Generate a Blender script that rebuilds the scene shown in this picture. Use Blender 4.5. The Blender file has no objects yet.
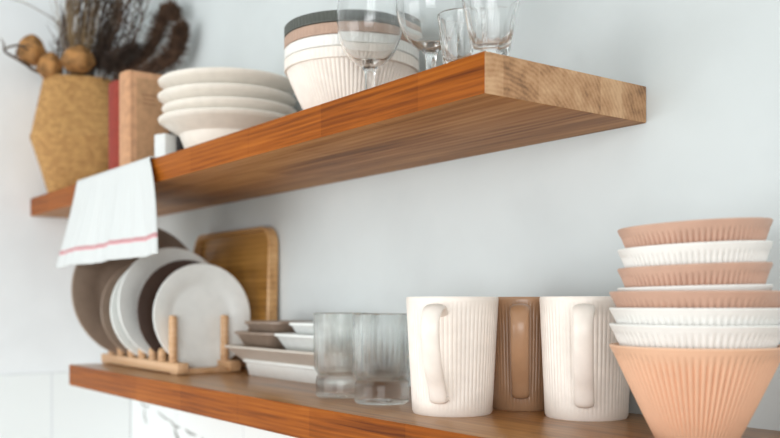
import bpy, bmesh, math, random
from mathutils import Vector, Matrix
random.seed(7)
R = math.radians; PI = math.pi; TAU = 2 * math.pi
sc = bpy.context.scene
COL = sc.collection

# ------------------------------------------------------------------ units
# The kitchen wall runs along x, the room lies on its -y side.
# U(u, n, z): u along the wall, n towards the wall, z above eye height, in units of 0.6 m.
S = 0.6
EYE = 1.5
def U(u, n, z=0.0): return Vector((u * S, n * S, EYE + z * S))
UP_TOP, UP_BOT = .4063, .3367          # upper shelf
LO_TOP, LO_BOT = -.2125, -.2825        # lower shelf
WALL = 1.412; LEFT = -3.72

# ------------------------------------------------------------------ camera
cam = bpy.data.cameras.new('camera'); camo = bpy.data.objects.new('camera', cam); COL.objects.link(camo)
camo.location = (0, 0, EYE); camo.rotation_euler = (R(90), 0, R(53.42))
cam.sensor_width = 36; cam.lens = 912 / 780 * 36; cam.shift_y = 83 / 780
cam.clip_start = .02
cam.dof.use_dof = True; cam.dof.focus_distance = 1.0; cam.dof.aperture_fstop = 4.2
sc.camera = camo

# ------------------------------------------------------------------ light
w = bpy.data.worlds.new('world'); sc.world = w; w.use_nodes = True
bg = w.node_tree.nodes['Background']
bg.inputs[0].default_value = (.94, .975, 1.0, 1); bg.inputs[1].default_value = .72
def area(name, loc, target, sx, sy, power, col):
    l = bpy.data.lights.new(name, 'AREA'); l.shape = 'RECTANGLE'; l.size = sx; l.size_y = sy
    l.energy = power; l.color = col
    o = bpy.data.objects.new(name, l); COL.objects.link(o); o.location = loc
    o.rotation_euler = (Vector(target) - Vector(loc)).to_track_quat('-Z', 'Y').to_euler()
    return o
area('window_daylight', (4.3, -3.7, 1.75), (-1.4, .8, 1.4), 3.6, 3.0, 185, (.97, .99, 1))
area('front_fill', (-1.3, -3.0, 1.25), (-1.2, .8, 1.4), 2.4, 1.6, 48, (.98, .99, 1))  # added fill from the front, brightens the wall below the upper shelf
sc.view_settings.view_transform = 'Standard'; sc.view_settings.look = 'None'
sc.view_settings.gamma = 1; sc.view_settings.use_curve_mapping = False
sc.view_settings.exposure = .12
sc.cycles.max_bounces = 24; sc.cycles.transmission_bounces = 24; sc.cycles.glossy_bounces = 8

# ------------------------------------------------------------------ materials
def lin(c):
    return tuple(((v/255)/12.92 if v/255 <= .04045 else ((v/255+.055)/1.055)**2.4) for v in c) + (1,)
def new_mat(name):
    m = bpy.data.materials.new(name); m.use_nodes = True
    nt = m.node_tree; return m, nt, nt.nodes['Principled BSDF']
def node(nt, t, **kw):
    n = nt.nodes.new(t)
    for k, v in kw.items():
        if k in n.inputs: n.inputs[k].default_value = v
        else: setattr(n, k, v)
    return n
def coords(nt, kind='Object', scale=(1,1,1), rot=(0,0,0)):
    tc = node(nt, 'ShaderNodeTexCoord'); mp = node(nt, 'ShaderNodeMapping')
    mp.inputs['Scale'].default_value = scale; mp.inputs['Rotation'].default_value = rot
    nt.links.new(tc.outputs[kind], mp.inputs[0]); return mp.outputs[0]
def ramp(nt, fac, stops):
    r = node(nt, 'ShaderNodeValToRGB'); e = r.color_ramp.elements
    while len(e) < len(stops): e.new(.5)
    for el, (p, c) in zip(e, stops): el.position = p; el.color = c
    nt.links.new(fac, r.inputs[0]); return r.outputs[0]
def bump(nt, bs, h, strength, dist):
    b = node(nt, 'ShaderNodeBump'); b.inputs['Strength'].default_value = strength; b.inputs['Distance'].default_value = dist
    nt.links.new(h, b.inputs['Height']); nt.links.new(b.outputs[0], bs.inputs['Normal'])
def ceramic(name, c, rough=.32, speck=.06, scale=60):
    m, nt, bs = new_mat(name); bs.inputs['Roughness'].default_value = rough
    n = node(nt, 'ShaderNodeTexNoise', Scale=scale, Detail=4.0); nt.links.new(coords(nt), n.inputs['Vector'])
    a = lin(c); b = tuple(v * (1 - speck * 2) for v in a[:3]) + (1,)
    nt.links.new(ramp(nt, n.outputs[0], [(.35, b), (.62, a)]), bs.inputs['Base Color'])
    bump(nt, bs, n.outputs[0], .05, .001); return m
def wood(name, c1, c2, c3, axis='x', fine=1.0, rough=.45, knots=True):
    m, nt, bs = new_mat(name); bs.inputs['Roughness'].default_value = rough
    sx = {'x': (1.2, 26, 26), 'y': (26, 1.2, 26), 'z': (26, 26, 1.2)}[axis]
    v = coords(nt, scale=tuple(k * fine for k in sx))
    n = node(nt, 'ShaderNodeTexNoise', Scale=1.6, Detail=8.0, Roughness=.6, Distortion=.6); nt.links.new(v, n.inputs['Vector'])
    v2 = coords(nt, scale={'x': (.25, 9, 9), 'y': (9, .25, 9), 'z': (9, 9, .25)}[axis])
    wv = node(nt, 'ShaderNodeTexWave', Scale=3.2 * fine, Distortion=7.0, Detail=3.0); wv.bands_direction = 'Z'
    nt.links.new(v2, wv.inputs['Vector'])
    big = node(nt, 'ShaderNodeTexNoise', Scale=5.0, Detail=2.0); nt.links.new(coords(nt), big.inputs['Vector'])
    mx = node(nt, 'ShaderNodeMath', operation='MULTIPLY_ADD'); mx.inputs[1].default_value = .10
    nt.links.new(wv.outputs['Fac'], mx.inputs[0]); nt.links.new(n.outputs[0], mx.inputs[2])
    m2 = node(nt, 'ShaderNodeMath', operation='MULTIPLY_ADD'); m2.inputs[1].default_value = .45
    nt.links.new(big.outputs[0], m2.inputs[0]); nt.links.new(mx.outputs[0], m2.inputs[2])
    nt.links.new(ramp(nt, m2.outputs[0], [(.48, lin(c1)), (.72, lin(c2)), (.95, lin(c3))]), bs.inputs['Base Color'])
    bump(nt, bs, n.outputs[0], .25, .0008); return m
def glass(name, c, rough=0.0, ior=1.38, thin=.93):
    m, nt, bs = new_mat(name)
    bs.inputs['Base Color'].default_value = c; bs.inputs['Transmission Weight'].default_value = 1
    bs.inputs['Roughness'].default_value = rough; bs.inputs['IOR'].default_value = ior
    tr = node(nt, 'ShaderNodeBsdfTransparent'); tr.inputs[0].default_value = c      # thin walls let most light straight through
    mx = node(nt, 'ShaderNodeMixShader'); mx.inputs[0].default_value = thin
    nt.links.new(tr.outputs[0], mx.inputs[1]); nt.links.new(bs.outputs[0], mx.inputs[2])
    nt.links.new(mx.outputs[0], nt.nodes['Material Output'].inputs['Surface']); return m

def shelf_mat(name, kind):
    # long planks glued side by side; colour and grain belong to the timber
    m, nt, bs = new_mat(name)
    C = {'front': ((92, 43, 10), (146, 77, 18), (176, 100, 30)),
         'top':   ((108, 70, 38), (154, 104, 56), (178, 128, 74)),
         'under': ((108, 66, 34), (164, 110, 62), (190, 138, 88)),
         'end':   ((100, 68, 42), (176, 132, 92), (204, 164, 124))}[kind]
    if kind == 'end':
        v = coords(nt, scale=(1, 1, 1))
        wv = node(nt, 'ShaderNodeTexWave', Scale=62.0, Distortion=3.5, Detail=2.0); wv.wave_type = 'RINGS'; wv.rings_direction = 'X'
        mp = node(nt, 'ShaderNodeMapping'); mp.inputs['Location'].default_value = (0, -.62, -1.62)
        nt.links.new(v, mp.inputs[0]); nt.links.new(mp.outputs[0], wv.inputs['Vector'])
        blk = node(nt, 'ShaderNodeTexVoronoi', Scale=1.0); blk.inputs['Randomness'].default_value = .4
        nt.links.new(coords(nt, scale=(0, 22, 0)), blk.inputs['Vector'])
        n = node(nt, 'ShaderNodeTexNoise', Scale=24.0, Detail=8.0, Roughness=.7); nt.links.new(v, n.inputs['Vector'])
        a = node(nt, 'ShaderNodeMath', operation='MULTIPLY_ADD'); a.inputs[1].default_value = .07
        nt.links.new(wv.outputs['Fac'], a.inputs[0]); nt.links.new(n.outputs[0], a.inputs[2])
        sep = node(nt, 'ShaderNodeSeparateColor'); nt.links.new(blk.outputs['Color'], sep.inputs[0])
        b = node(nt, 'ShaderNodeMath', operation='MULTIPLY_ADD'); b.inputs[1].default_value = .30
        nt.links.new(sep.outputs[0], b.inputs[0]); nt.links.new(a.outputs[0], b.inputs[2])
        nt.links.new(ramp(nt, b.outputs[0], [(.42, lin(C[0])), (.62, lin(C[1])), (.82, lin(C[2]))]), bs.inputs['Base Color'])
        bs.inputs['Roughness'].default_value = .6; bump(nt, bs, a.outputs[0], .4, .001)
        return m
    v = coords(nt, scale=(3.0, 110, 110) if kind == 'front' else (2.4, 34, 34))
    n = node(nt, 'ShaderNodeTexNoise', Scale=1.4, Detail=7.0, Roughness=.62, Distortion=.4); nt.links.new(v, n.inputs['Vector'])
    wv = node(nt, 'ShaderNodeTexWave', Scale=46.0 if kind == 'front' else 22.0, Distortion=4.0, Detail=3.0); wv.bands_direction = 'Z' if kind == 'front' else 'Y'
    wv.inputs['Detail Scale'].default_value = .6
    nt.links.new(coords(nt, scale=(.22, 1, 1)), wv.inputs['Vector'])
    blk = node(nt, 'ShaderNodeTexBrick', Scale=1.0)
    blk.inputs['Color1'].default_value = (.15,)*3+(1,); blk.inputs['Color2'].default_value = (.85,)*3+(1,)
    blk.inputs['Mortar'].default_value = (.1,)*3+(1,)
    blk.inputs['Mortar Size'].default_value = .0012; blk.inputs['Brick Width'].default_value = .19 if kind=='front' else .42; blk.inputs['Row Height'].default_value = .5 if kind=='front' else .062
    blk.inputs['Mortar Smooth'].default_value = .5; blk.inputs['Bias'].default_value = 0
    nt.links.new(coords(nt), blk.inputs['Vector'])
    a = node(nt, 'ShaderNodeMath', operation='MULTIPLY_ADD'); a.inputs[1].default_value = .12
    nt.links.new(wv.outputs['Fac'], a.inputs[0]); nt.links.new(n.outputs[0], a.inputs[2])
    b = node(nt, 'ShaderNodeMath', operation='MULTIPLY_ADD'); b.inputs[1].default_value = .26
    nt.links.new(blk.outputs['Color'], b.inputs[0]); nt.links.new(a.outputs[0], b.inputs[2])
    nt.links.new(ramp(nt, b.outputs[0], [(.40, lin(C[0])), (.64, lin(C[1])), (.90, lin(C[2]))]), bs.inputs['Base Color'])
    bs.inputs['Roughness'].default_value = {'front': .5, 'top': .28, 'under': .5}[kind]
    bs.inputs['Specular IOR Level'].default_value = {'front': .12, 'top': .4, 'under': .2}[kind]
    bump(nt, bs, n.outputs[0], .3, .0008)
    return m

def plaster(name, c):
    m, nt, bs = new_mat(name); bs.inputs['Roughness'].default_value = .85
    n = node(nt, 'ShaderNodeTexNoise', Scale=7.0, Detail=6.0); nt.links.new(coords(nt), n.inputs['Vector'])
    a = lin(c); b = tuple(v*.94 for v in a[:3])+(1,)
    nt.links.new(ramp(nt, n.outputs[0], [(.3, b), (.6, a)]), bs.inputs['Base Color'])
    n2 = node(nt, 'ShaderNodeTexNoise', Scale=26.0, Detail=4.0); nt.links.new(coords(nt), n2.inputs['Vector'])
    bump(nt, bs, n2.outputs[0], .12, .004); return m

M = {}
M['wall'] = plaster('plaster', (211, 217, 217)); M['wall_left'] = plaster('lit_plaster', (246, 249, 251))  # left wall's stronger light is painted in as a whiter plaster
M['floor'] = wood('floor_boards', (150, 138, 122), (176, 164, 148), (190, 180, 164), 'x', .4)
def tile_mat():
    m, nt, bs = new_mat('white_tile'); bs.inputs['Roughness'].default_value = .35
    b = node(nt, 'ShaderNodeTexBrick', Scale=1.0)
    b.inputs['Color1'].default_value = lin((244, 248, 248)); b.inputs['Color2'].default_value = lin((242, 246, 246))
    b.inputs['Mortar'].default_value = lin((222, 226, 230)); b.inputs['Mortar Size'].default_value = .002
    b.inputs['Brick Width'].default_value = .324; b.inputs['Row Height'].default_value = .45; b.offset = 0
    b.inputs['Mortar Smooth'].default_value = .3
    tc = node(nt, 'ShaderNodeTexCoord'); nt.links.new(tc.outputs['UV'], b.inputs['Vector'])
    nt.links.new(b.outputs['Color'], bs.inputs['Base Color']); return m
M['tile'] = tile_mat()
M['s_front'] = shelf_mat('shelf_front_timber', 'front'); M['s_top'] = shelf_mat('shelf_top_timber', 'top')
M['s_under'] = shelf_mat('shelf_under_timber', 'under'); M['s_end'] = shelf_mat('shelf_end_grain', 'end')
M['cream'] = ceramic('cream_stoneware', (246, 236, 226), .38, .03)
M['white'] = ceramic('white_stoneware', (240, 238, 233), .35, .02)
M['plate_white'] = ceramic('white_plate_glaze', (244, 247, 244), .25, .02)
M['ivory'] = ceramic('ivory_glaze', (240, 233, 222), .3, .03)
M['terra'] = ceramic('blush_brown_stoneware', (236, 190, 158), .42, .015)
M['terra_dark'] = ceramic('rosy_brown_stoneware', (204, 165, 144), .42, .04)
M['mocha'] = ceramic('mocha_stoneware', (172, 132, 100), .3, .04)
M['charcoal'] = ceramic('charcoal_stoneware', (76, 79, 72), .4, .05)
M['taupe'] = ceramic('taupe_stoneware', (186, 154, 134), .4, .05)
M['brown'] = ceramic('brown_plate_glaze', (152, 132, 116), .35, .05)
M['dark_brown'] = ceramic('dark_brown_glaze', (78, 60, 52), .35, .05)
M['beige'] = ceramic('beige_glaze', (206, 196, 184), .35, .03)
M['rack'] = wood('light_beech', (178, 132, 92), (208, 164, 120), (226, 186, 146), 'x', 1.2, .5)
M['tray_floor'] = wood('stained_tray_timber', (96, 62, 22), (154, 108, 46), (180, 132, 66), 'x', 1.0, .4)
M['tray_rim'] = wood('tray_rim_timber', (150, 108, 62), (190, 144, 92), (208, 166, 116), 'x', 1.0, .4)
M['glass'] = glass('clear_glass', (.99, .995, .992, 1))
M['green_glass'] = glass('pale_green_glass', (.987, 1, .996, 1), ior=1.42, thin=.5)
M['pod'] = ceramic('dried_seed_pod_skin', (184, 132, 76), .8, .28, 50)
M['stem'] = ceramic('dry_stem_bark', (96, 76, 60), .85, .2)
M['grey_stem'] = ceramic('grey_stem_bark', (128, 114, 98), .85, .2)
M['plume'] = ceramic('dried_plume_fibre', (92, 66, 48), .9, .25)
M['plume_dark'] = ceramic('dark_plume_fibre', (70, 54, 44), .9, .25)
M['gold_grass'] = ceramic('golden_grass_fibre', (150, 124, 88), .9, .2)
M['page'] = ceramic('book_paper', (226, 210, 184), .9, .1, 200)
M['ink'] = ceramic('embossed_ink', (150, 108, 78), .8, .05)
M['box_white'] = ceramic('white_card', (224, 226, 224), .6, .02)
M['box_black'] = ceramic('black_card', (40, 38, 38), .5, .05)
M['motif'] = ceramic('grey_painted_motif', (176, 178, 174), .7, .2, 80)
def cloth_book(name, c):
    m, nt, bs = new_mat(name); bs.inputs['Roughness'].default_value = .8
    n = node(nt, 'ShaderNodeTexNoise', Scale=90.0, Detail=5.0); nt.links.new(coords(nt), n.inputs['Vector'])
    a = lin(c); b = tuple(v*.8 for v in a[:3])+(1,)
    nt.links.new(ramp(nt, n.outputs[0], [(.35, b), (.6, a)]), bs.inputs['Base Color'])
    wv = node(nt, 'ShaderNodeTexWave', Scale=300.0); nt.links.new(coords(nt), wv.inputs['Vector'])
    bump(nt, bs, wv.outputs['Fac'], .2, .0003); return m
M['red_cloth'] = cloth_book('red_book_cloth', (150, 54, 40)); M['tan_cloth'] = cloth_book('peach_book_cloth', (206, 156, 118))
M['tan_panel'] = cloth_book('tan_book_cloth', (186, 142, 104))
def weave():
    m, nt, bs = new_mat('woven_palm_leaf'); bs.inputs['Roughness'].default_value = .75
    b = node(nt, 'ShaderNodeTexBrick', Scale=1.0); b.offset = .5
    b.inputs['Color1'].default_value = lin((212, 164, 100)); b.inputs['Color2'].default_value = lin((184, 136, 80)); b.inputs['Mortar'].default_value = lin((112, 78, 44))
    b.inputs['Brick Width'].default_value = 1.0; b.inputs['Row Height'].default_value = .5; b.inputs['Mortar Size'].default_value = .05; b.inputs['Mortar Smooth'].default_value = .6
    nt.links.new(coords(nt, 'UV', scale=(64, 42, 1), rot=(0, 0, 0)), b.inputs['Vector'])
    nt.links.new(b.outputs['Color'], bs.inputs['Base Color'])
    inv = node(nt, 'ShaderNodeMath', operation='SUBTRACT'); inv.inputs[0].default_value = 1
    nt.links.new(b.outputs['Fac'], inv.inputs[1]); bump(nt, bs, inv.outputs[0], .6, .002); return m
M['weave'] = weave()
def towel_mat():
    m, nt, bs = new_mat('white_linen_red_stripes'); bs.inputs['Roughness'].default_value = .9
    tc = node(nt, 'ShaderNodeTexCoord'); sp = node(nt, 'ShaderNodeSeparateXYZ'); nt.links.new(tc.outputs['UV'], sp.inputs[0])
    r = node(nt, 'ShaderNodeValToRGB'); r.color_ramp.interpolation = 'CONSTANT'
    W_ = lin((218, 221, 220)); RD = lin((196, 120, 126)); RP = lin((226, 188, 190))
    e = r.color_ramp.elements; st = [(0, W_), (.105, RP), (.115, RD), (.128, W_), (.132, RD), (.138, W_)]
    while len(e) < len(st): e.new(.5)
    for el, (p, c) in zip(e, st): el.position = p; el.color = c
    nt.links.new(sp.outputs[1], r.inputs[0]); nt.links.new(r.outputs[0], bs.inputs['Base Color'])
    wv = node(nt, 'ShaderNodeTexWave', Scale=60.0); nt.links.new(tc.outputs['UV'], wv.inputs['Vector'])
    bump(nt, bs, wv.outputs['Fac'], .15, .0005); return m
M['towel'] = towel_mat()

# ------------------------------------------------------------------ object helpers
def tag(o, label=None, cat=None, group=None, kind=None):
    if label: o['label'] = label
    if cat: o['category'] = cat
    if group: o['group'] = group
    if kind: o['kind'] = kind
    return o
def obj(name, bm, mats, parent=None, loc=None, smooth=True, rot=None):
    me = bpy.data.meshes.new(name); bmesh.ops.recalc_face_normals(bm, faces=bm.faces); bm.to_mesh(me); bm.free()
    for m in (mats if isinstance(mats, (list, tuple)) else [mats]): me.materials.append(m)
    if smooth:
        me.shade_smooth()
        me.set_sharp_from_angle(angle=R(38))
    o = bpy.data.objects.new(name, me); COL.objects.link(o)
    if loc is not None: o.location = loc
    if rot is not None: o.rotation_euler = rot
    if parent: o.parent = parent
    return o
def empty(name, loc, rz=0):
    o = bpy.data.objects.new(name, None); COL.objects.link(o); o.empty_display_size = .05
    o.location = loc; o.rotation_euler = (0, 0, rz); return o
def kids(o): return [c for c in bpy.data.objects if c.parent == o]
def copy_tree(o, loc, rz=None, parent=None):
    c = o.copy(); COL.objects.link(c)
    if loc is not None: c.location = loc
    if rz is not None: c.rotation_euler = (0, 0, rz)
    if parent: c.parent = parent
    for ch in kids(o):
        copy_tree(ch, None, None, c)
    return c
def add_box(bm, x0, x1, y0, y1, z0, z1, bev=0, seg=2):
    r = bmesh.ops.create_cube(bm, size=1); vs = r['verts']
    for v in vs:
        v.co = Vector((x0 + (v.co.x+.5)*(x1-x0), y0 + (v.co.y+.5)*(y1-y0), z0 + (v.co.z+.5)*(z1-z0)))
    if bev:
        es = list({e for v in vs for e in v.link_edges})
        bmesh.ops.bevel(bm, geom=es, offset=bev, segments=seg, affect='EDGES', profile=.5)
def lathe(bm, prof, seg=96, rf=None, closed=False):
    """prof: list of (r, z) in metres from axis; rf(theta, i) multiplies the radius"""
    uv = bm.loops.layers.uv.verify(); rings = []
    for i, (r, z) in enumerate(prof):
        if r < 1e-6: rings.append([bm.verts.new((0, 0, z))])
        else:
            rings.append([bm.verts.new((r*(rf(TAU*k/seg, i) if rf else 1)*math.cos(TAU*k/seg),
                                        r*(rf(TAU*k/seg, i) if rf else 1)*math.sin(TAU*k/seg), z)) for k in range(seg)])
    L = [0]
    for a, b in zip(prof, prof[1:]): L.append(L[-1] + math.dist(a, b))
    tot = L[-1] or 1
    for i in range(len(prof)-1):
        A, B = rings[i], rings[i+1]
        for k in range(seg):
            k2 = (k+1) % seg
            if len(A) == 1 and len(B) == 1: continue
            if len(A) == 1: f = bm.faces.new((A[0], B[k2], B[k]))
            elif len(B) == 1: f = bm.faces.new((A[k], A[k2], B[0]))
            else: f = bm.faces.new((A[k], A[k2], B[k2], B[k]))
            for lp in f.loops:
                isA = lp.vert in A
                kk = k if lp.vert in (A[k % len(A)], B[k % len(B)]) else k+1
                lp[uv].uv = (kk/seg, (L[i] if isA else L[i+1])/tot)
def tube(bm, pts, rad, seg=8, cap=True, flat=None, up=None):
    """sweep along pts; rad a number or list; flat=(a,b) makes an elliptical section, up fixes its frame"""
    pts = [Vector(p) for p in pts]; n = len(pts); rings = []; prev = None
    for i, p in enumerate(pts):
        t = (pts[min(i+1, n-1)] - pts[max(i-1, 0)]).normalized()
        if up is not None: a = Vector(up) - t*t.dot(Vector(up)); a.normalize()
        else:
            ref = prev if prev is not None else (Vector((0, 0, 1)) if abs(t.z) < .9 else Vector((1, 0, 0)))
            a = (ref - t*t.dot(ref)).normalized(); prev = a
        b = t.cross(a); r = rad[i] if isinstance(rad, (list, tuple)) else rad
        fa, fb = flat if flat else (1, 1)
        rings.append([bm.verts.new(p + a*math.cos(TAU*k/seg)*r*fa + b*math.sin(TAU*k/seg)*r*fb) for k in range(seg)])
    for A, B in zip(rings, rings[1:]):
        for k in range(seg): bm.faces.new((A[k], A[(k+1) % seg], B[(k+1) % seg], B[k]))
    if cap:
        bm.faces.new(rings[0][::-1]); bm.faces.new(rings[-1])
def spline(ctrl, n=24):
    P = [Vector(c) for c in ctrl]; P = [P[0]*2-P[1]] + P + [P[-1]*2-P[-2]]; out = []
    m = len(P)-3
    for j in range(n+1):
        s = j/n*m; i = min(int(s), m-1); t = s-i
        a, b, c, d = P[i:i+4]
        out.append(.5*((2*b) + (c-a)*t + (2*a-5*b+4*c-d)*t*t + (3*b-a-3*c+d)*t**3))
    return out
def rrect(hx, hy, r, n=6):
    pts = []
    for cx, cy, a0 in ((hx-r, hy-r, 0), (-hx+r, hy-r, 90), (-hx+r, -hy+r, 180), (hx-r, -hy+r, 270)):
        for k in range(n+1):
            a = R(a0 + 90*k/n); pts.append((cx + r*math.cos(a), cy + r*math.sin(a)))
    return pts
def loft(bm, loops, cap0=True, cap1=True):
    rings = [[bm.verts.new(p) for p in lp] for lp in loops]; m = len(rings[0])
    for A, B in zip(rings, rings[1:]):
        for k in range(m): bm.faces.new((A[k], A[(k+1) % m], B[(k+1) % m], B[k]))
    if cap0: bm.faces.new(rings[0][::-1])
    if cap1: bm.faces.new(rings[-1])
def uv_box(o, s=1.0):
    me = o.data; uvl = me.uv_layers.new(name='UVMap') if not me.uv_layers else me.uv_layers[0]
    for p in me.polygons:
        n = p.normal
        for li in p.loop_indices:
            c = me.vertices[me.loops[li].vertex_index].co
            uvl.data[li].uv = ((c.y if abs(n.x) > .5 else c.x)*s, (c.z if abs(n.z) < .5 else c.y)*s)

# ------------------------------------------------------------------ room shell
bm = bmesh.new(); add_box(bm, LEFT*S-.1, 1.2, WALL*S, WALL*S+.1, 0, 2.75); tag(obj('wall_back', bm, M['wall'], smooth=False), kind='structure')
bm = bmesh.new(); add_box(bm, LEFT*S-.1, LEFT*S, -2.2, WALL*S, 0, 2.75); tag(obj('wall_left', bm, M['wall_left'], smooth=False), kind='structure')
bm = bmesh.new(); add_box(bm, LEFT*S-.1, 3.2, -3.2, WALL*S+.1, -.1, 0); tag(obj('floor', bm, M['floor'], smooth=False), kind='structure')
bm = bmesh.new(); add_box(bm, LEFT*S-.1, 3.2, -3.2, WALL*S+.1, 2.75, 2.85); tag(obj('ceiling', bm, M['wall'], smooth=False), kind='structure')
zt = EYE - .281*S
bm = bmesh.new(); add_box(bm, LEFT*S, LEFT*S+.006, -2.2, WALL*S-.006, .86, zt, .0015); o = tag(obj('trim_1', bm, M['tile'], smooth=False), kind='structure'); uv_box(o)
bm = bmesh.new(); add_box(bm, LEFT*S+.006, 1.2, WALL*S-.006, WALL*S, .86, zt, .0015); o = tag(obj('trim_2', bm, M['tile'], smooth=False), kind='structure'); uv_box(o)

# grey sprig painted on the tiles
yy = WALL*S-.0065; c0 = U(-3.2, 0, -.46); c0.y = yy
root = tag(empty('painted_motif', c0), 'faint grey sprig painted on the white tiles below the lower shelf', 'tile decoration')
for pts, wd in (([(-3.60, -.405), (-3.56, -.42), (-3.50, -.418)], .002), ([(-3.55, -.43), (-3.555, -.46), (-3.53, -.49)], .003),
                ([(-3.42, -.43), (-3.36, -.445), (-3.30, -.455)], .002), ([(-3.30, -.45), (-3.25, -.47), (-3.20, -.468)], .003),
                ([(-3.26, -.48), (-3.24, -.50), (-3.20, -.53)], .0045), ([(-3.16, -.47), (-3.12, -.48), (-3.06, -.482)], .003),
                ([(-3.02, -.485), (-2.96, -.50), (-2.90, -.49)], .0025), ([(-3.0, -.5), (-2.99, -.53), (-2.96, -.55)], .003),
                ([(-2.86, -.5), (-2.8, -.51), (-2.76, -.50)], .0025)):
    bm = bmesh.new(); q = [Vector((p[0]*S-c0.x, 0, EYE+p[1]*S-c0.z)) for p in pts]
    tube(bm, spline(q, 10), [wd*(.4+.9*math.sin(PI*i/10)) for i in range(11)], 6, flat=(.25, 1), up=(0, 1, 0))
    obj('leaf_stroke', bm, M['motif'], root)

# ------------------------------------------------------------------ shelves
def shelf(name, u0, u1, n0, n1, z0, z1, label):
    a, b = U(u0, n0, z0), U(u1, n1, z1)
    bm = bmesh.new(); add_box(bm, a.x, b.x, a.y, b.y, a.z, b.z, .0016, 2)
    bmesh.ops.recalc_face_normals(bm, faces=bm.faces)
    for f in bm.faces:
        n = f.normal
        f.material_index = 0 if n.y < -.6 else 1 if n.z > .6 else 2 if n.z < -.6 else 3 if abs(n.x) > .6 else 0
    o = obj(name, bm, [M['s_front'], M['s_top'], M['s_under'], M['s_end']])
    return tag(o, label, 'shelf', 'thick wooden wall shelves')
shelf('wooden_shelf', LEFT+.003, -1.091, 1.0, WALL-.0005, UP_BOT, UP_TOP, 'upper thick orange-brown wooden shelf with a pale end-grain end')
shelf('wooden_shelf', -3.143, -.10, .972, WALL-.0005, LO_BOT, LO_TOP, 'lower thick wooden shelf carrying the mugs, tumblers and plate rack')

# ------------------------------------------------------------------ ribbed bowls
def bowl_profile(Rr, Rb, h, t, lip):
    """outer from centre bottom up to rim, then inner; index window of ribs returned"""
    p = [(0, .0025), (Rb*.80, .0025), (Rb*.84, 0), (Rb*.95, 0), (Rb, .002)]
    k0 = len(p); N = 10
    for i in range(1, N+1):
        s = i/N*(1-lip); p.append((Rb + (Rr-Rb)*s**.96, .002 + (h-.002)*s))
    k1 = len(p)-1
    p += [(Rr-(Rr-Rb)*lip*.55 + .0004, h*(1-lip*.6)), (Rr+.0002, h-.0012), (Rr-.0004, h), (Rr-t*.6, h+.0001), (Rr-t, h-.0012)]
    for s in (.85, .6, .35, .12, 0): p.append((Rb*.92 + (Rr-t-Rb*.92)*s, t*1.3 + (h-t*1.3)*s))
    p += [(Rb*.5, t), (0, t)]
    return p, k0, k1
def ribbed(k0, k1, n, amp):
    def f(th, i):
        if not (k0 <= i <= k1): return 1
        s = min(1, (i-k0+1)/2)*min(1, (k1-i)/1.0 if i > k1-1 else 1)
        return 1 - amp*s*(1-abs(math.sin(n*th/2)))**1.15
    return f
def bowl(name, Rr, Rb, h, mat, loc, label, group, ribs=76, amp=.045, lip=.09, t=.0038, rot=(0,0,0)):
    p, k0, k1 = bowl_profile(Rr*S, Rb*S, h*S, t, lip)
    bm = bmesh.new(); lathe(bm, p, ribs*8, ribbed(k0, k1, ribs, amp))
    return tag(obj(name, bm, mat, loc=loc, rot=rot), label, 'bowl', group)

bc = (-.836, 1.200)
big = [(0, 'terra', 'large blush-brown ribbed bowl, lowest of the tall stack right of the mugs'),
       (.032, 'white', 'large white ribbed bowl nested directly on the lowest blush-brown bowl'),
       (.0565, 'white', 'large white ribbed bowl just under the large brown bowl in the right stack'),
       (.081, 'terra_dark', 'large brown ribbed bowl with only its rim showing, topmost of the wide bowls')]
for dz, m, lb in big:
    bowl('ribbed_bowl', .1285, .060, .1475, M[m], U(bc[0], bc[1], LO_TOP+dz), lb, 'ribbed bowls stacked right of the mugs')
vr = Vector((.596, .803, 0)); vf = Vector((-.803, .596, 0))
small = [(.024, 'white', 1.3, 'small white ribbed bowl, lowest of the narrow bowls, only a thin rim showing'),
         (.055, 'terra_dark', 2.0, 'small brown ribbed bowl between two small white bowls in the right stack'),
         (.085, 'white', 2.4, 'small white ribbed bowl directly below the topmost brown bowl'),
         (.117, 'terra_dark', 3.0, 'small brown ribbed bowl on the very top of the leaning right stack')]
for rz_, m, tl, lb in small:
    q = Matrix.Rotation(-R(tl), 4, (-vf)) if False else Matrix.Rotation(R(tl), 4, -vf)
    o = bowl('ribbed_bowl', .1120, .074, .106, M[m], (0, 0, 0), lb, 'ribbed bowls stacked right of the mugs', ribs=78, lip=.12)
    rim = U(bc[0]-.003, bc[1]-.003, rz_)
    o.matrix_world = Matrix.Translation(rim) @ q @ Matrix.Translation((0, 0, -.106*S))

# bowls on the upper shelf
ub = (-1.774, 1.205)
def deep_bowl(dz, m, lb, h=.153):
    Rr = .158*S; Rb = .074*S; H = h*S; t = .0026; Rt = Rr-.0034; zb = H-.0150
    def wall(s): return Rb + (Rt-Rb)*s**.62
    out = [(0, .002), (Rb*.85, .002), (Rb*.9, 0), (Rb, 0)]
    k0 = len(out)
    for i in range(1, 14): out.append((wall(i/13), zb*i/13))
    k1 = len(out)-1
    out += [(Rr-.0006, zb+.0006), (Rr, zb+.0016)]
    b0 = len(out); out += [(Rr, zb+.003), (Rr, H-.003)]; b1 = len(out)-1
    out += [(Rr, H-.0012), (Rr-.001, H), (Rt-t+.001, H), (Rt-t, H-.001), (Rt-t, zb)]
    for i in range(12, 0, -2): out.append((wall(i/13)-t, .001 + zb*i/13))
    out += [(Rb*.8, t+.001), (0, t+.001)]
    f1 = ribbed(k0, k1, 90, .02); f2 = ribbed(b0-1, b1+1, 90, .008)
    bm = bmesh.new(); lathe(bm, out, 720, lambda th, i: f1(th, i)*f2(th, i))
    return tag(obj('deep_bowl', bm, M[m], loc=U(ub[0], ub[1], UP_TOP+dz)), lb, 'bowl', 'deep bowls stacked on the upper shelf')
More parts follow.
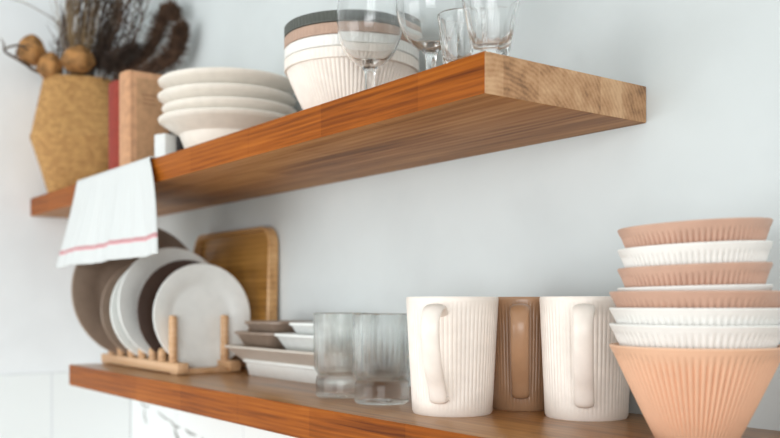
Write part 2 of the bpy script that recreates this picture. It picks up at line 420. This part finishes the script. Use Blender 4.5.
deep_bowl(0, 'cream', 'big cream ribbed bowl, lowest of the stack behind the first wine glass')
deep_bowl(.026, 'white', 'white ribbed bowl sunk into the big cream bowl, under the pinkish taupe one')
deep_bowl(.052, 'taupe', 'pinkish taupe bowl between white bowl and charcoal bowl on upper shelf')
deep_bowl(.078, 'charcoal', 'charcoal grey ribbed bowl on top of the stack on the upper shelf')

# wide-rimmed pasta bowls
pc = (-2.40, 1.200)
def pasta_bowl(dz, lb, m='ivory', off=(0, 0), rr=.200, tilt=0):
    k = S; t = .0045/S
    out = [(0, .004), (.085, .004), (.09, 0), (.108, 0), (.114, .006), (.133, .05), (.140, .070), (.156, .080), (rr-.012, .100), (rr-.002, .107), (rr, .113), (rr-.004, .1165),
           (rr-.012, .115), (.154, .094), (.139, .084), (.129, .066), (.11, .014), (.06, .010), (0, .010)]
    bm = bmesh.new(); lathe(bm, [(a*k, b*k) for a, b in out], 96)
    return tag(obj('pasta_bowl', bm, M[m], loc=U(pc[0]+off[0], pc[1]+off[1], UP_TOP+dz), rot=(tilt, tilt, 0)), lb, 'bowl', 'wide ivory bowls stacked on the upper shelf')
pasta_bowl(0, 'wide-rimmed ivory bowl, lowest of the stack left of the deep bowls')
pasta_bowl(.030, 'wide-rimmed ivory bowl, second from the bottom of its stack', off=(.006, .002), rr=.194)
pasta_bowl(.066, 'wide-rimmed ivory bowl just beneath the topmost one on the upper shelf', off=(-.001, -.003), rr=.198)
pasta_bowl(.108, 'topmost wide-rimmed ivory bowl in front of the dark dried plumes', off=(.001, 0))

# ------------------------------------------------------------------ mugs
def mug(label, m, u, n, rt, rb, h, az, dz=0, name='ribbed_mug'):
    root = tag(empty(name, U(u, n, LO_TOP)), label, 'mug', 'tall ribbed mugs on the lower shelf')
    Rt, Rb, H = rt*S, rb*S, h*S; t = .0042; ribs = 64
    out = [(0, .003), (Rb*.86, .003), (Rb*.9, 0), (Rb*.965, 0), (Rb, .003)]
    k0 = len(out)
    for i in range(1, 11):
        s = i/10; out.append((Rb + (Rt-Rb)*s, .003 + (H*.955-.003)*s))
    k1 = len(out)-1
    out += [(Rt+.0001, H*.965), (Rt, H-.0014), (Rt-.0008, H), (Rt-t+.001, H+.0001), (Rt-t, H-.0012)]
    for s in (.9, .6, .3, .06): out.append((Rb-t+(Rt-Rb)*s, .006 + (H-.006)*s))
    out += [(Rb*.8, .006), (0, .006)]
    bm = bmesh.new(); lathe(bm, out, ribs*8, ribbed(k0, k1, ribs, .016)); obj('body', bm, m, root)
    # handle: flat strap looping out towards azimuth az
    d = Vector((math.cos(az), math.sin(az), 0)); side = Vector((-math.sin(az), math.cos(az), 0))
    def rad(z): return Rb + (Rt-Rb)*z/H
    zt_, zb_ = H*.885, H*.165
    ctrl = [(rad(zt_)-.003, zt_-.004), (rad(zt_)+.012, zt_+.003), (rad(zt_)+.026, zt_-.001), (rad(zt_)+.033, zt_-.015), (rad(zt_)+.031, zt_-.034),
            (rad(H*.4)+.025, H*.42), (rad(zb_)+.014, zb_+.014), (rad(zb_)+.008, zb_-.001), (rad(zb_)+.003, zb_-.003), (rad(zb_)-.003, zb_)]
    pts = [d*a + Vector((0, 0, b)) for a, b in ctrl]
    bm = bmesh.new(); sp = spline(pts, 48)
    tube(bm, sp, [.0098*(1+.14*math.sin(PI*min(1, i/14))) for i in range(49)], 18, flat=(1.05, .42), up=side)
    obj('handle', bm, m, root); return root
def cam_az(u, n, off):   # azimuth towards the room's right, off degrees further left
    return math.atan2(-n, -u) - R(off)
mug('cream ribbed mug left of the brown mug, handle towards the viewer', M['cream'], -1.338, 1.142, .0885, .077, .2225, cam_az(-1.338, 1.142, 16))
mug('glossy mocha brown ribbed mug squeezed between the two cream mugs', M['mocha'], -1.3185, 1.31, .075, .066, .2225, cam_az(-1.3185, 1.31, 2))
mug('cream ribbed mug between the brown mug and the stack of ribbed bowls', M['cream'], -1.143, 1.302, .0855, .076, .2225, cam_az(-1.143, 1.302, 2))

# ------------------------------------------------------------------ ribbed tumblers
def tumbler(u, n, label):
    k = S; t = .0022
    out = [(0, .001), (.050*k, .001), (.054*k, 0), (.0575*k, .002), (.0580*k, .022), (.0565*k, .027), (.0535*k, .029), (.0545*k, .0315), (.0605*k, .037), (.0622*k, .041)]
    k0 = len(out)
    for i in range(1, 9): out.append(((.0622+.0006*i/8)*k, .041 + (.104-.041)*i/8))
    k1 = len(out)-1
    H = .188*k
    out += [(.063*k, .107), (.0632*k, H-.001), (.0628*k-.0008, H), (.0632*k-t+.0006, H), (.0632*k-t, H-.001), (.063*k-t, .09), (.0622*k-t, .043), (.052*k-t*.6, .033), (.046*k, .0295), (.02*k, .0275), (0, .027)]
    bm = bmesh.new(); lathe(bm, out, 256, ribbed(k0, k1, 32, .03))
    return tag(obj('ribbed_tumbler', bm, M['green_glass'], loc=U(u, n, LO_TOP)), label, 'drinking glass', 'ribbed glass tumblers on the lower shelf')
tumbler(-1.719, 1.139, 'clear ribbed glass tumbler beside the stacked rectangular dishes')
tumbler(-1.560, 1.136, 'clear ribbed glass tumbler next to the cream mug')

# ------------------------------------------------------------------ wine glasses and shot tumblers
def wine_glass(u, n, label):
    root = tag(empty('wine_glass', U(u, n, UP_TOP)), label, 'wine glass', 'stemmed wine glasses on the upper shelf')
    k = S
    z0 = .083; out = [(0, z0-.004), (.012, z0-.002), (.032, z0+.008), (.052, z0+.030), (.0655, z0+.065), (.069, z0+.095), (.0675, z0+.13), (.062, z0+.175), (.058, z0+.2)]
    th = .0022
    inn = [(.0565, z0+.2), (.0605, z0+.175), (.0655, z0+.13), (.067, z0+.095), (.0633, z0+.066), (.049, z0+.034), (.03, z0+.016), (.01, z0+.010), (0, z0+.0095)]
    def sm(p, n): 
        v = spline([(a, 0, b) for a, b in p], n); return [(max(0, q.x)*k, q.z*k) for q in v]
    o2 = sm(out, 40); o2[0] = (0, o2[0][1]); i2 = sm(inn, 36); i2[-1] = (0, i2[-1][1])
    bm = bmesh.new(); lathe(bm, o2 + [(.0575*k, (z0+.2015)*k)] + i2, 96); obj('bowl', bm, M['glass'], root)
    bm = bmesh.new(); lathe(bm, [(0, .0055*k), (.012*k, .0055*k), (.0100*k, .02*k), (.0098*k, .05*k), (.0115*k, .072*k), (.017*k, .0815*k), (0, .081*k)], 48); obj('stem', bm, M['glass'], root)
    bm = bmesh.new(); lathe(bm, [(0, 0), (.052*k, 0), (.0545*k, .0015*k), (.053*k, .003*k), (.03*k, .0048*k), (.012*k, .0075*k), (0, .008*k)], 64); obj('foot', bm, M['glass'], root)
wine_glass(-1.548, 1.097, 'stemmed wine glass standing in front of the stacked deep bowls')
wine_glass(-1.376, 1.120, 'stemmed wine glass beside the two small faceted tumblers')
def shot(u, n, rr, rb, h, label, ph):
    k = S; t = .0022
    out = [(0, .002), (rb*.8*k, .002), (rb*.92*k, 0), (rb*k, .0015)]; k0 = len(out); N = 12
    for i in range(1, N+1):
        s = i/N; out.append(((rb+(rr-rb)*s**.85)*k, .0015+(h*k-.0015)*s))
    kk = len(out)
    out += [(rr*k-.0008, h*k+.0008), (rr*k-t, h*k), ((rb+(rr-rb)*.6)*k-t, h*k*.55), (rb*k*.93-t*.5, h*k*.26), (rb*k*.6, h*k*.2), (0, h*k*.19)]
    def rf(th, i):
        if i < k0 or i >= kk: return 1
        s = (i-k0)/N; a = (th+ph) % (TAU/8) - TAU/16
        f = math.cos(TAU/16)/math.cos(a); w_ = max(0, 1-(s/.8)**3)
        return 1*(1-w_) + (f*1.02)*w_
    bm = bmesh.new(); lathe(bm, out, 128, rf)
    return tag(obj('faceted_tumbler', bm, M['glass'], loc=U(u, n, UP_TOP)), label, 'drinking glass', 'small faceted tumblers on the upper shelf')
shot(-1.236, 1.074, .041, .028, .106, 'small faceted glass tumbler between wine glass and the corner tumbler', .1)
shot(-1.131, 1.050, .0485, .032, .101, 'small faceted glass tumbler right at the front corner of the upper shelf', .35)

# ------------------------------------------------------------------ rectangular dishes
def dish(name, u, n, dz, bx, by, rx, ry, h, m, label, cat, group):
    k = S; t = .0035
    def lp(hx, hy, z, r): return [(x, y, z) for x, y in rrect(hx*k, hy*k, r*k)]
    ti = t/k
    bm = bmesh.new()
    loft(bm, [lp(bx, by, 0, .02), lp(bx+.004, by+.004, .002, .022), lp(rx-.006, ry-.006, h*k-.006, .028), lp(rx, ry, h*k-.004, .03), lp(rx, ry, h*k-.0006, .03), lp(rx-.002, ry-.002, h*k, .029),
              lp(rx-.010, ry-.010, h*k-.0004, .026), lp(bx+.002, by+.002, t+.001, .018), lp(bx-.008, by-.008, t, .014)])
    return tag(obj(name, bm, M[m], loc=U(u, n, LO_TOP+dz)), label, cat, group)
G = 'rectangular dishes stacked by the wall'
dish('serving_dish', -2.125, 1.297, 0, .25, .048, .262, .070, .048, 'plate_white', 'long white rectangular dish, lowest of the stack beside the ribbed tumblers', 'dish', G)
dish('serving_dish', -2.135, 1.297, .022, .245, .040, .300, .104, .066, 'beige', 'long beige rectangular dish with flared rim lying in the white one', 'dish', G)
G = 'small square dishes on the long beige dish'
dish('square_dish', -2.305, 1.30, .038, .060, .036, .112, .085, .090, 'brown', 'small brown square dish, the lower brown one nearest the plate rack', 'dish', G)
dish('square_dish', -2.290, 1.310, .072, .055, .034, .098, .078, .086, 'brown', 'small brown square dish on top of the other brown dish', 'dish', G)
dish('square_dish', -2.065, 1.30, .038, .060, .036, .118, .085, .090, 'plate_white', 'small white square dish, the lower white one right of the brown dishes', 'dish', G)
dish('square_dish', -2.035, 1.310, .072, .055, .034, .098, .078, .086, 'plate_white', 'small white square dish on top of the other small white dish', 'dish', G)

# ------------------------------------------------------------------ wooden tray leaning on the wall
root = tag(empty('wooden_tray', U(-2.750, WALL-.025, LO_TOP+.001)), 'brown rounded wooden tray with pale rim leaning upright against the wall', 'tray')
hx, hz = .278*S, .224*S
bm = bmesh.new()
def vl(a, b, y, r): return [(x, y, z+hz) for x, z in rrect(a, b, r, 8)]
loft(bm, [vl(hx-.003, hz-.003, .002, .033), vl(hx-.003, hz-.003, .007, .033)]); obj('tray_floor', bm, M['tray_floor'], root)
bm = bmesh.new()
loops = [vl(hx-.010, hz-.010, .0015, .026), vl(hx-.008, hz-.008, -.011, .028), vl(hx-.005, hz-.005, -.013, .031), vl(hx-.001, hz-.001, -.011, .035), vl(hx, hz, .006, .036), vl(hx-.004, hz-.004, .0085, .032)]
loft(bm, loops+[loops[0]], False, False); bmesh.ops.remove_doubles(bm, verts=bm.verts, dist=1e-6); obj('tray_rim', bm, M['tray_rim'], root)
root.rotation_euler = (R(-1.0), 0, 0)

# ------------------------------------------------------------------ plate rack
root = tag(empty('plate_rack', U(-2.81, 1.18, LO_TOP)), 'pale wooden peg rack holding upright plates at the left end of the lower shelf', 'plate rack')
def P(u, n): return (u+2.81)*S, (n-1.18)*S
for n in (1.097, 1.265):
    bm = bmesh.new(); x0, y0 = P(-3.135, n-.018); x1, y1 = P(-2.486, n+.018); add_box(bm, x0, x1, y0, y1, .002, .034*S, .002); obj('rail', bm, M['rack'], root)
for u in (-3.10, -2.52):
    bm = bmesh.new(); x0, y0 = P(u-.022, 1.08); x1, y1 = P(u+.022, 1.282); add_box(bm, x0, x1, y0, y1, 0, .016*S, .0015); obj('cross_bar', bm, M['rack'], root)
pegs = [-3.075, -2.985, -2.890, -2.800, -2.712, -2.64]
for n in (1.097, 1.265):
    for u in pegs:
        bm = bmesh.new(); x, y = P(u, n); r = .0135*S
        lathe(bm, [(0, .030*S), (r, .030*S), (r, .062*S), (r*.8, .069*S), (r*.4, .073*S), (0, .074*S)], 20)
        o = obj('peg', bm, M['rack'], root); o.location = (x, y, 0)
    for u in (-2.560,):
        bm = bmesh.new(); x, y = P(u, n); r = .0125*S
        lathe(bm, [(0, .030*S), (r, .030*S), (r, .166*S), (r*.85, .172*S), (0, .173*S)], 20)
        o = obj('post', bm, M['rack'], root); o.location = (x, y, 0)
def plate(u, n, rr, m, label, lean=3, yaw=0, depth=.13):
    k = S*rr; t = .0035
    out = [(0, .03), (.44, .03), (.46, .0), (.52, .0), (.55, .03), (.64, .045), (.80, .11), (.97, depth), (1.0, depth+.02), (.985, depth+.035)]
    inn = [(.82, .145), (.66, .085), (.60, .055), (.54, .050), (0, .050)]
    pr = [(a*k, b*k) for a, b in out+inn]
    bm = bmesh.new(); lathe(bm, pr, 128)
    dn = max(abs(n-1.115), abs(1.247-n))
    z = .035 + math.sqrt(rr*rr-dn*dn)
    o = obj('dinner_plate', bm, M[m], loc=U(u, n, LO_TOP+z), rot=(0, R(90-lean), R(yaw)))
    return tag(o, label, 'plate', 'plates upright in the peg rack')
plate(-3.035, 1.168, .228, 'brown', 'largest plate, greyish brown, at the left end of the peg rack', 2, -3)
plate(-2.945, 1.172, .168, 'brown', 'medium greyish brown plate leaning right of the largest brown plate')
plate(-2.858, 1.172, .168, 'plate_white', 'medium white plate between the brown plate and the larger white plate')
plate(-2.775, 1.180, .182, 'plate_white', 'larger white plate just left of the dark brown plate in the rack')
plate(-2.690, 1.190, .163, 'dark_brown', 'dark brown plate right behind the front white plate')
plate(-2.605, 1.204, .161, 'plate_white', 'small white plate at the front of the rack, its whole face showing')

# ------------------------------------------------------------------ tea towel
uv = None; bm = bmesh.new(); uvl = bm.loops.layers.uv.verify()
NU, NV = 60, 44; grid = []
for j in range(NV+1):
    v = j/NV; row = []
    for i in range(NU+1):
        a = i/NU
        Ltot = .135 + .285; s = v*Ltot     # from hem (v=0) up and over
        s = (1-v)*Ltot                      # distance from the back edge
        if s < .122: n, z = 1.118 - s, UP_TOP+.005
        elif s < .14:
            q = (s-.122)/.018*PI/2; n, z = .996 - .006*math.sin(q), UP_TOP+.005 - .009*(1-math.cos(q))
        else:
            q = s-.14; n, z = .990 - .035*(q/.28)**1.4, UP_TOP-.004 - q
        drop = max(0, (s-.14)/.28)
        ul = -3.115 - .11*drop; ur = -2.475 + .20*drop**.9
        u = ul + (ur-ul)*a
        fold = math.sin(a*TAU*2.6+.6)*.010 + math.sin(a*TAU*6.1)*.0035 + .004*math.sin(a*TAU*11)
        n += fold*drop*1.3 - .012*drop
        if s > .14: z += (-.006 + .010*a)*drop
        z += .0015*math.sin(a*TAU*3) if s < .122 else 0
        row.append(bm.verts.new(U(u, n, z)))
    grid.append(row)
for j in range(NV):
    for i in range(NU):
        f = bm.faces.new((grid[j][i], grid[j][i+1], grid[j+1][i+1], grid[j+1][i]))
        for lp, (a, b) in zip(f.loops, ((i, j), (i+1, j), (i+1, j+1), (i, j+1))): lp[uvl].uv = (a/NU, b/NV)
o = tag(obj('tea_towel', bm, M['towel']), 'white linen towel with thin red stripes hanging over the upper shelf front', 'towel')
md = o.modifiers.new('thickness', 'SOLIDIFY'); md.thickness = .0014; md.offset = 0

# ------------------------------------------------------------------ books, boxes
def book(name, u0, u1, n0, n1, h, cm, label, panel=False):
    root = tag(empty(name, U((u0+u1)/2, n0, UP_TOP)), label, 'book', 'books beside the woven basket')
    w = (u1-u0)*S; d = (n1-n0)*S; H = h*S; ct = .003
    bm = bmesh.new()                                        # cover: two boards and a rounded spine
    for sx in (-1, 1):
        x0 = sx*(w/2); x1 = sx*(w/2-ct); add_box(bm, min(x0, x1), max(x0, x1), .006, d, 0, H, .0008)
    prof = [(-w/2, .010), (-w/2-.0006, .006)] + [(-w/2*math.cos(PI*k/10), .007-.009*math.sin(PI*k/10)) for k in range(11)] + [(w/2+.0006, .006), (w/2, .010)]
    prof += [(w/2-ct, .010)] + [((w/2-ct)*math.cos(PI*k/10), .009-.007*math.sin(PI*k/10)) for k in range(11)] + [(-w/2+ct, .010)]
    loft(bm, [[(x, y, 0) for x, y in prof], [(x, y, H) for x, y in prof]])
    obj('cover', bm, M[cm], root)
    bm = bmesh.new(); add_box(bm, -w/2+ct, w/2-ct, .009, d-.004, .003, H-.003, .0006); obj('pages', bm, M['page'], root)
    if panel:
        bm = bmesh.new(); add_box(bm, w/2-.0003, w/2+.0008, .016, d-.007, .012, H-.012, .0004); obj('cover_panel', bm, M['tan_panel'], root)
        bm = bmesh.new()
        for k, L in enumerate((.030, .022, .026)): add_box(bm, w/2+.0004, w/2+.0012, .026+(.03-L)/2, .026+(.03+L)/2, H*.76-k*.008, H*.76-k*.008+.0025)
        obj('title_lines', bm, M['ink'], root)
    return root
book('upright_book', -2.925, -2.818, 1.025, 1.165, .296, 'red_cloth', 'red cloth book standing right against the woven basket side')
book('upright_book', -2.812, -2.722, 1.02, 1.165, .306, 'tan_cloth', 'peach and tan book with embossed cover standing right of the red book', True)
bm = bmesh.new(); add_box(bm, -.014, .014, -.014, .014, 0, .052, .003, 3)
tag(obj('small_box', bm, M['box_white'], loc=U(-2.553, 1.07, UP_TOP), rot=(0, 0, R(20))), 'small white box on the upper shelf, below the edge of the ivory bowls', 'box')
bm = bmesh.new(); add_box(bm, -.02, .02, -.02, .02, 0, .072, .002, 2)
tag(obj('small_box', bm, M['box_black'], loc=U(-2.60, 1.15, UP_TOP), rot=(0, 0, R(5))), 'small black box half hidden behind the white box and ivory bowls', 'box')

# ------------------------------------------------------------------ woven basket
bx, bn = -3.512, 1.13
def squ(th, i):
    c, s_ = abs(math.cos(th+.35)), abs(math.sin(th+.35)); return .985/((c**3.2+s_**3.2)**(1/3.2))*.985
prof = [(0, 0), (.122, 0), (.130, .006), (.156, .09), (.188, .180), (.197, .202), (.198, .210), (.193, .222), (.174, .31), (.158, .38), (.148, .424), (.146, .430), (.140, .430), (.138, .42), (.162, .32), (.188, .21), (.12, .02), (0, .012)]
bm = bmesh.new(); lathe(bm, [(a*S*.93, b*S) for a, b in prof], 96, squ)
tag(obj('woven_basket', bm, M['weave'], loc=U(bx, bn, UP_TOP)), 'tan woven palm basket bulging at its middle, holding dried flowers', 'basket')

# ------------------------------------------------------------------ dried flowers standing in the basket
BT = UP_TOP+.02
def stempath(top, bulge=.03, base=None):
    b = base or (bx+random.uniform(-.04, .04), bn+random.uniform(-.04, .04), BT)
    m = (bx+(top[0]-bx)*.35, bn+(top[1]-bn)*.35, UP_TOP+.40)
    return [U(*b), U(*m), U(*top)]
def pod(top, r, label, sq=1.0):
    root = tag(empty('dried_seed_pod', U(*top)), label, 'dried flower', 'dried seed pods in the woven basket')
    c = U(*top); bm = bmesh.new()
    bmesh.ops.create_icosphere(bm, subdivisions=4, radius=r*S)
    for v in bm.verts:
        d = v.co.normalized(); a = math.atan2(d.y, d.x)
        k = 1 + .07*math.cos(a*6)*(1-d.z**2) + .05*math.sin(d.z*7+a*2) + (.28*max(0, d.z)**6)
        v.co = Vector((v.co.x*k, v.co.y*k, v.co.z*k*sq))
    obj('pod', bm, M['pod'], root)
    bm = bmesh.new(); tube(bm, [p-c for p in spline(stempath(top), 14)][:-1], .0016, 6); obj('stem', bm, M['stem'], root)
pod((-3.50, .945, .925), .050, 'round orange-brown seed pod furthest left above the basket rim')
pod((-3.46, 1.00, .868), .044, 'smallest pale orange seed pod, lowest at the basket rim')
pod((-3.40, 1.085, .892), .060, 'largest orange-brown seed pod, right one of the three over the basket', .74)

def fuzz(bm, pts, r0, r1, n, ln, wd=.0006):
    m = len(pts)-1
    for _ in range(n):
        s = random.random(); i = min(int(s*m), m-1); p = pts[i].lerp(pts[i+1], s*m-i)
        rr = r0+(r1-r0)*math.sin(PI*min(1, s*1.02))**.7
        d = Vector((random.gauss(0, 1), random.gauss(0, 1), random.gauss(.2, 1))).normalized()
        a = p + d*rr*random.uniform(.1, .8); b = a + (d + Vector((0, 0, .5))).normalized()*ln*random.uniform(.5, 1.2)
        sd = d.cross(Vector((random.random(), random.random(), random.random()))).normalized()*wd
        up_ = d.cross(sd).normalized()*wd
        va = [bm.verts.new(a+sd), bm.verts.new(a-sd*.5+up_), bm.verts.new(a-sd*.5-up_)]; vb = bm.verts.new(b)
        bm.faces.new(va); 
        for q in range(3): bm.faces.new((va[q], va[(q+1) % 3], vb))
def plume(ctrl, r, n, m, label, core=.35):
    c = U(*ctrl[-1]); root = tag(empty('dried_plume', c), label, 'dried flower', 'dried brown plumes in the woven basket')
    pts = [U(*q)-c for q in ctrl]; sp = spline(pts, 20)
    base = [U(bx+random.uniform(-.03, .05), bn+random.uniform(-.02, .05), BT)-c] + [pts[0]]
    bm = bmesh.new(); tube(bm, spline([base[0], base[0].lerp(base[1], .6)+Vector((0, 0, .02)), base[1], pts[1]], 16), .0022, 6); obj('stem', bm, M['stem'], root)
    bm = bmesh.new(); tube(bm, sp, [r*S*core*(.5+.8*math.sin(PI*i/20)) for i in range(21)], 8)
    fuzz(bm, sp, r*S*.2, r*S, n, .017, .0010); obj('plume_head', bm, M[m], root)
plume([(-3.32, 1.20, .82), (-3.28, 1.26, .88), (-3.25, 1.31, .95), (-3.23, 1.335, 1.03), (-3.19, 1.345, 1.07), (-3.14, 1.345, 1.06), (-3.115, 1.34, 1.02)], .040, 3000, 'plume', 'curling brown plume hooking over at its tip behind the peach book')
plume([(-3.27, 1.20, .80), (-3.16, 1.28, .84), (-3.10, 1.33, .89), (-3.07, 1.34, .95), (-3.055, 1.345, .985)], .046, 3200, 'plume', 'short thick brown plume furthest right, above the ivory bowls')
plume([(-3.39, 1.16, .87), (-3.38, 1.17, .93), (-3.36, 1.19, 1.00), (-3.32, 1.21, 1.12)], .044, 1600, 'plume_dark', 'dark feathery plume rising straight up from the basket middle', .12)
plume([(-3.35, 1.18, .87), (-3.32, 1.20, .885), (-3.27, 1.22, .90), (-3.22, 1.24, .93)], .058, 1800, 'plume_dark', 'low dark bushy plume directly behind the red and peach books', .12)

def thin(name, ctrl, rad, m, label, twigs=0, cat='dried flower', group=None):
    c = U(*ctrl[0]); pts = spline([U(*q)-c for q in ctrl], 24)
    bm = bmesh.new(); tube(bm, pts, [rad*(1-.55*i/24) for i in range(25)], 6)
    for _ in range(twigs):
        i = random.randint(8, 22); p = pts[i]; d = (pts[i+1]-p).normalized()
        e = p + (d + Vector((random.gauss(0, .5), random.gauss(0, .5), random.gauss(.1, .4)))).normalized()*random.uniform(.02, .06)
        mid = p.lerp(e, .5) + Vector((random.gauss(0, .003),)*3); tube(bm, [p, mid, e], [rad*.5, rad*.4, rad*.15], 4)
    tag(obj(name, bm, M[m], loc=c), label, cat, group)
thin('dried_twig', [(bx+.02, bn-.03, BT), (-3.50, 1.02, .80), (-3.49, .945, .86), (-3.49, .90, .885), (-3.50, .85, .915), (-3.44, .88, .925), (-3.44, .92, .915)], .0045, 'stem', 'crooked dark brown twig poking out left below the seed pods', 3)
thin('dried_reed', [(bx, bn-.02, BT), (-3.43, 1.07, .86), (-3.35, 1.01, .985), (-3.46, .94, 1.08), (-3.61, .885, 1.145)], .0018, 'grey_stem', 'long thin grey stem arching to the upper left from the basket')
G = 'bare upright stems in the basket'
thin('dried_branch', [(bx, bn, BT), (-3.49, 1.09, .9), (-3.48, 1.08, 1.06), (-3.47, 1.09, 1.28)], .0045, 'grey_stem', 'grey-brown bare branch standing upright behind the small seed pod', 18, group=G)
thin('dried_branch', [(bx+.03, bn, BT), (-3.46, 1.11, .9), (-3.46, 1.12, 1.06), (-3.40, 1.14, 1.28)], .004, 'plume_dark', 'dark bare branch leaning right above the largest seed pod', 20, group=G)
thin('dried_branch', [(bx+.04, bn+.02, BT), (-3.42, 1.15, .9), (-3.36, 1.18, 1.06), (-3.28, 1.2, 1.28)], .003, 'plume_dark', 'thin dark branch beside the tall straight feathery plume', 26, group=G)
for k in range(16):
    tx = -3.50 + .30*(k/15) + random.uniform(-.02, .02); tn = 1.06 + .2*(k/15)
    thin('dried_branch', [(bx+random.uniform(-.03, .05), bn+random.uniform(-.04, .04), BT), (-3.49+.1*k/15, tn-.02, .88), (tx-.03, tn, 1.0+random.uniform(0, .04)), (tx+random.uniform(-.02, .05), tn+.02, random.uniform(1.08, 1.28))], random.uniform(.0016, .0030), random.choice(['stem', 'plume_dark', 'grey_stem', 'plume']), 'bare brown branch with fine side twigs standing in the woven basket', 34, group='fine twigged branches in the basket')
bm = bmesh.new()
for k in range(90):
    a = random.uniform(0, TAU); rr = random.uniform(0, .05); top = (random.gauss(-3.43, .085), random.gauss(1.11, .055), random.uniform(.95, 1.28))
    b = (bx+rr*math.cos(a), bn+rr*math.sin(a), BT+random.uniform(0, .05)); mid = (bx+(top[0]-bx)*.4, bn+(top[1]-bn)*.4, .86)
    top = (max(top[0], LEFT+.06), min(top[1], WALL-.05), top[2])
    tube(bm, spline([U(*b), U(*mid), U(*top)], 6), [.0007]*6+[.0003], 3)
tag(obj('dry_grass', bm, M['gold_grass']), 'wispy dry grass spreading upwards out of the woven basket', 'dried grass', kind='stuff')
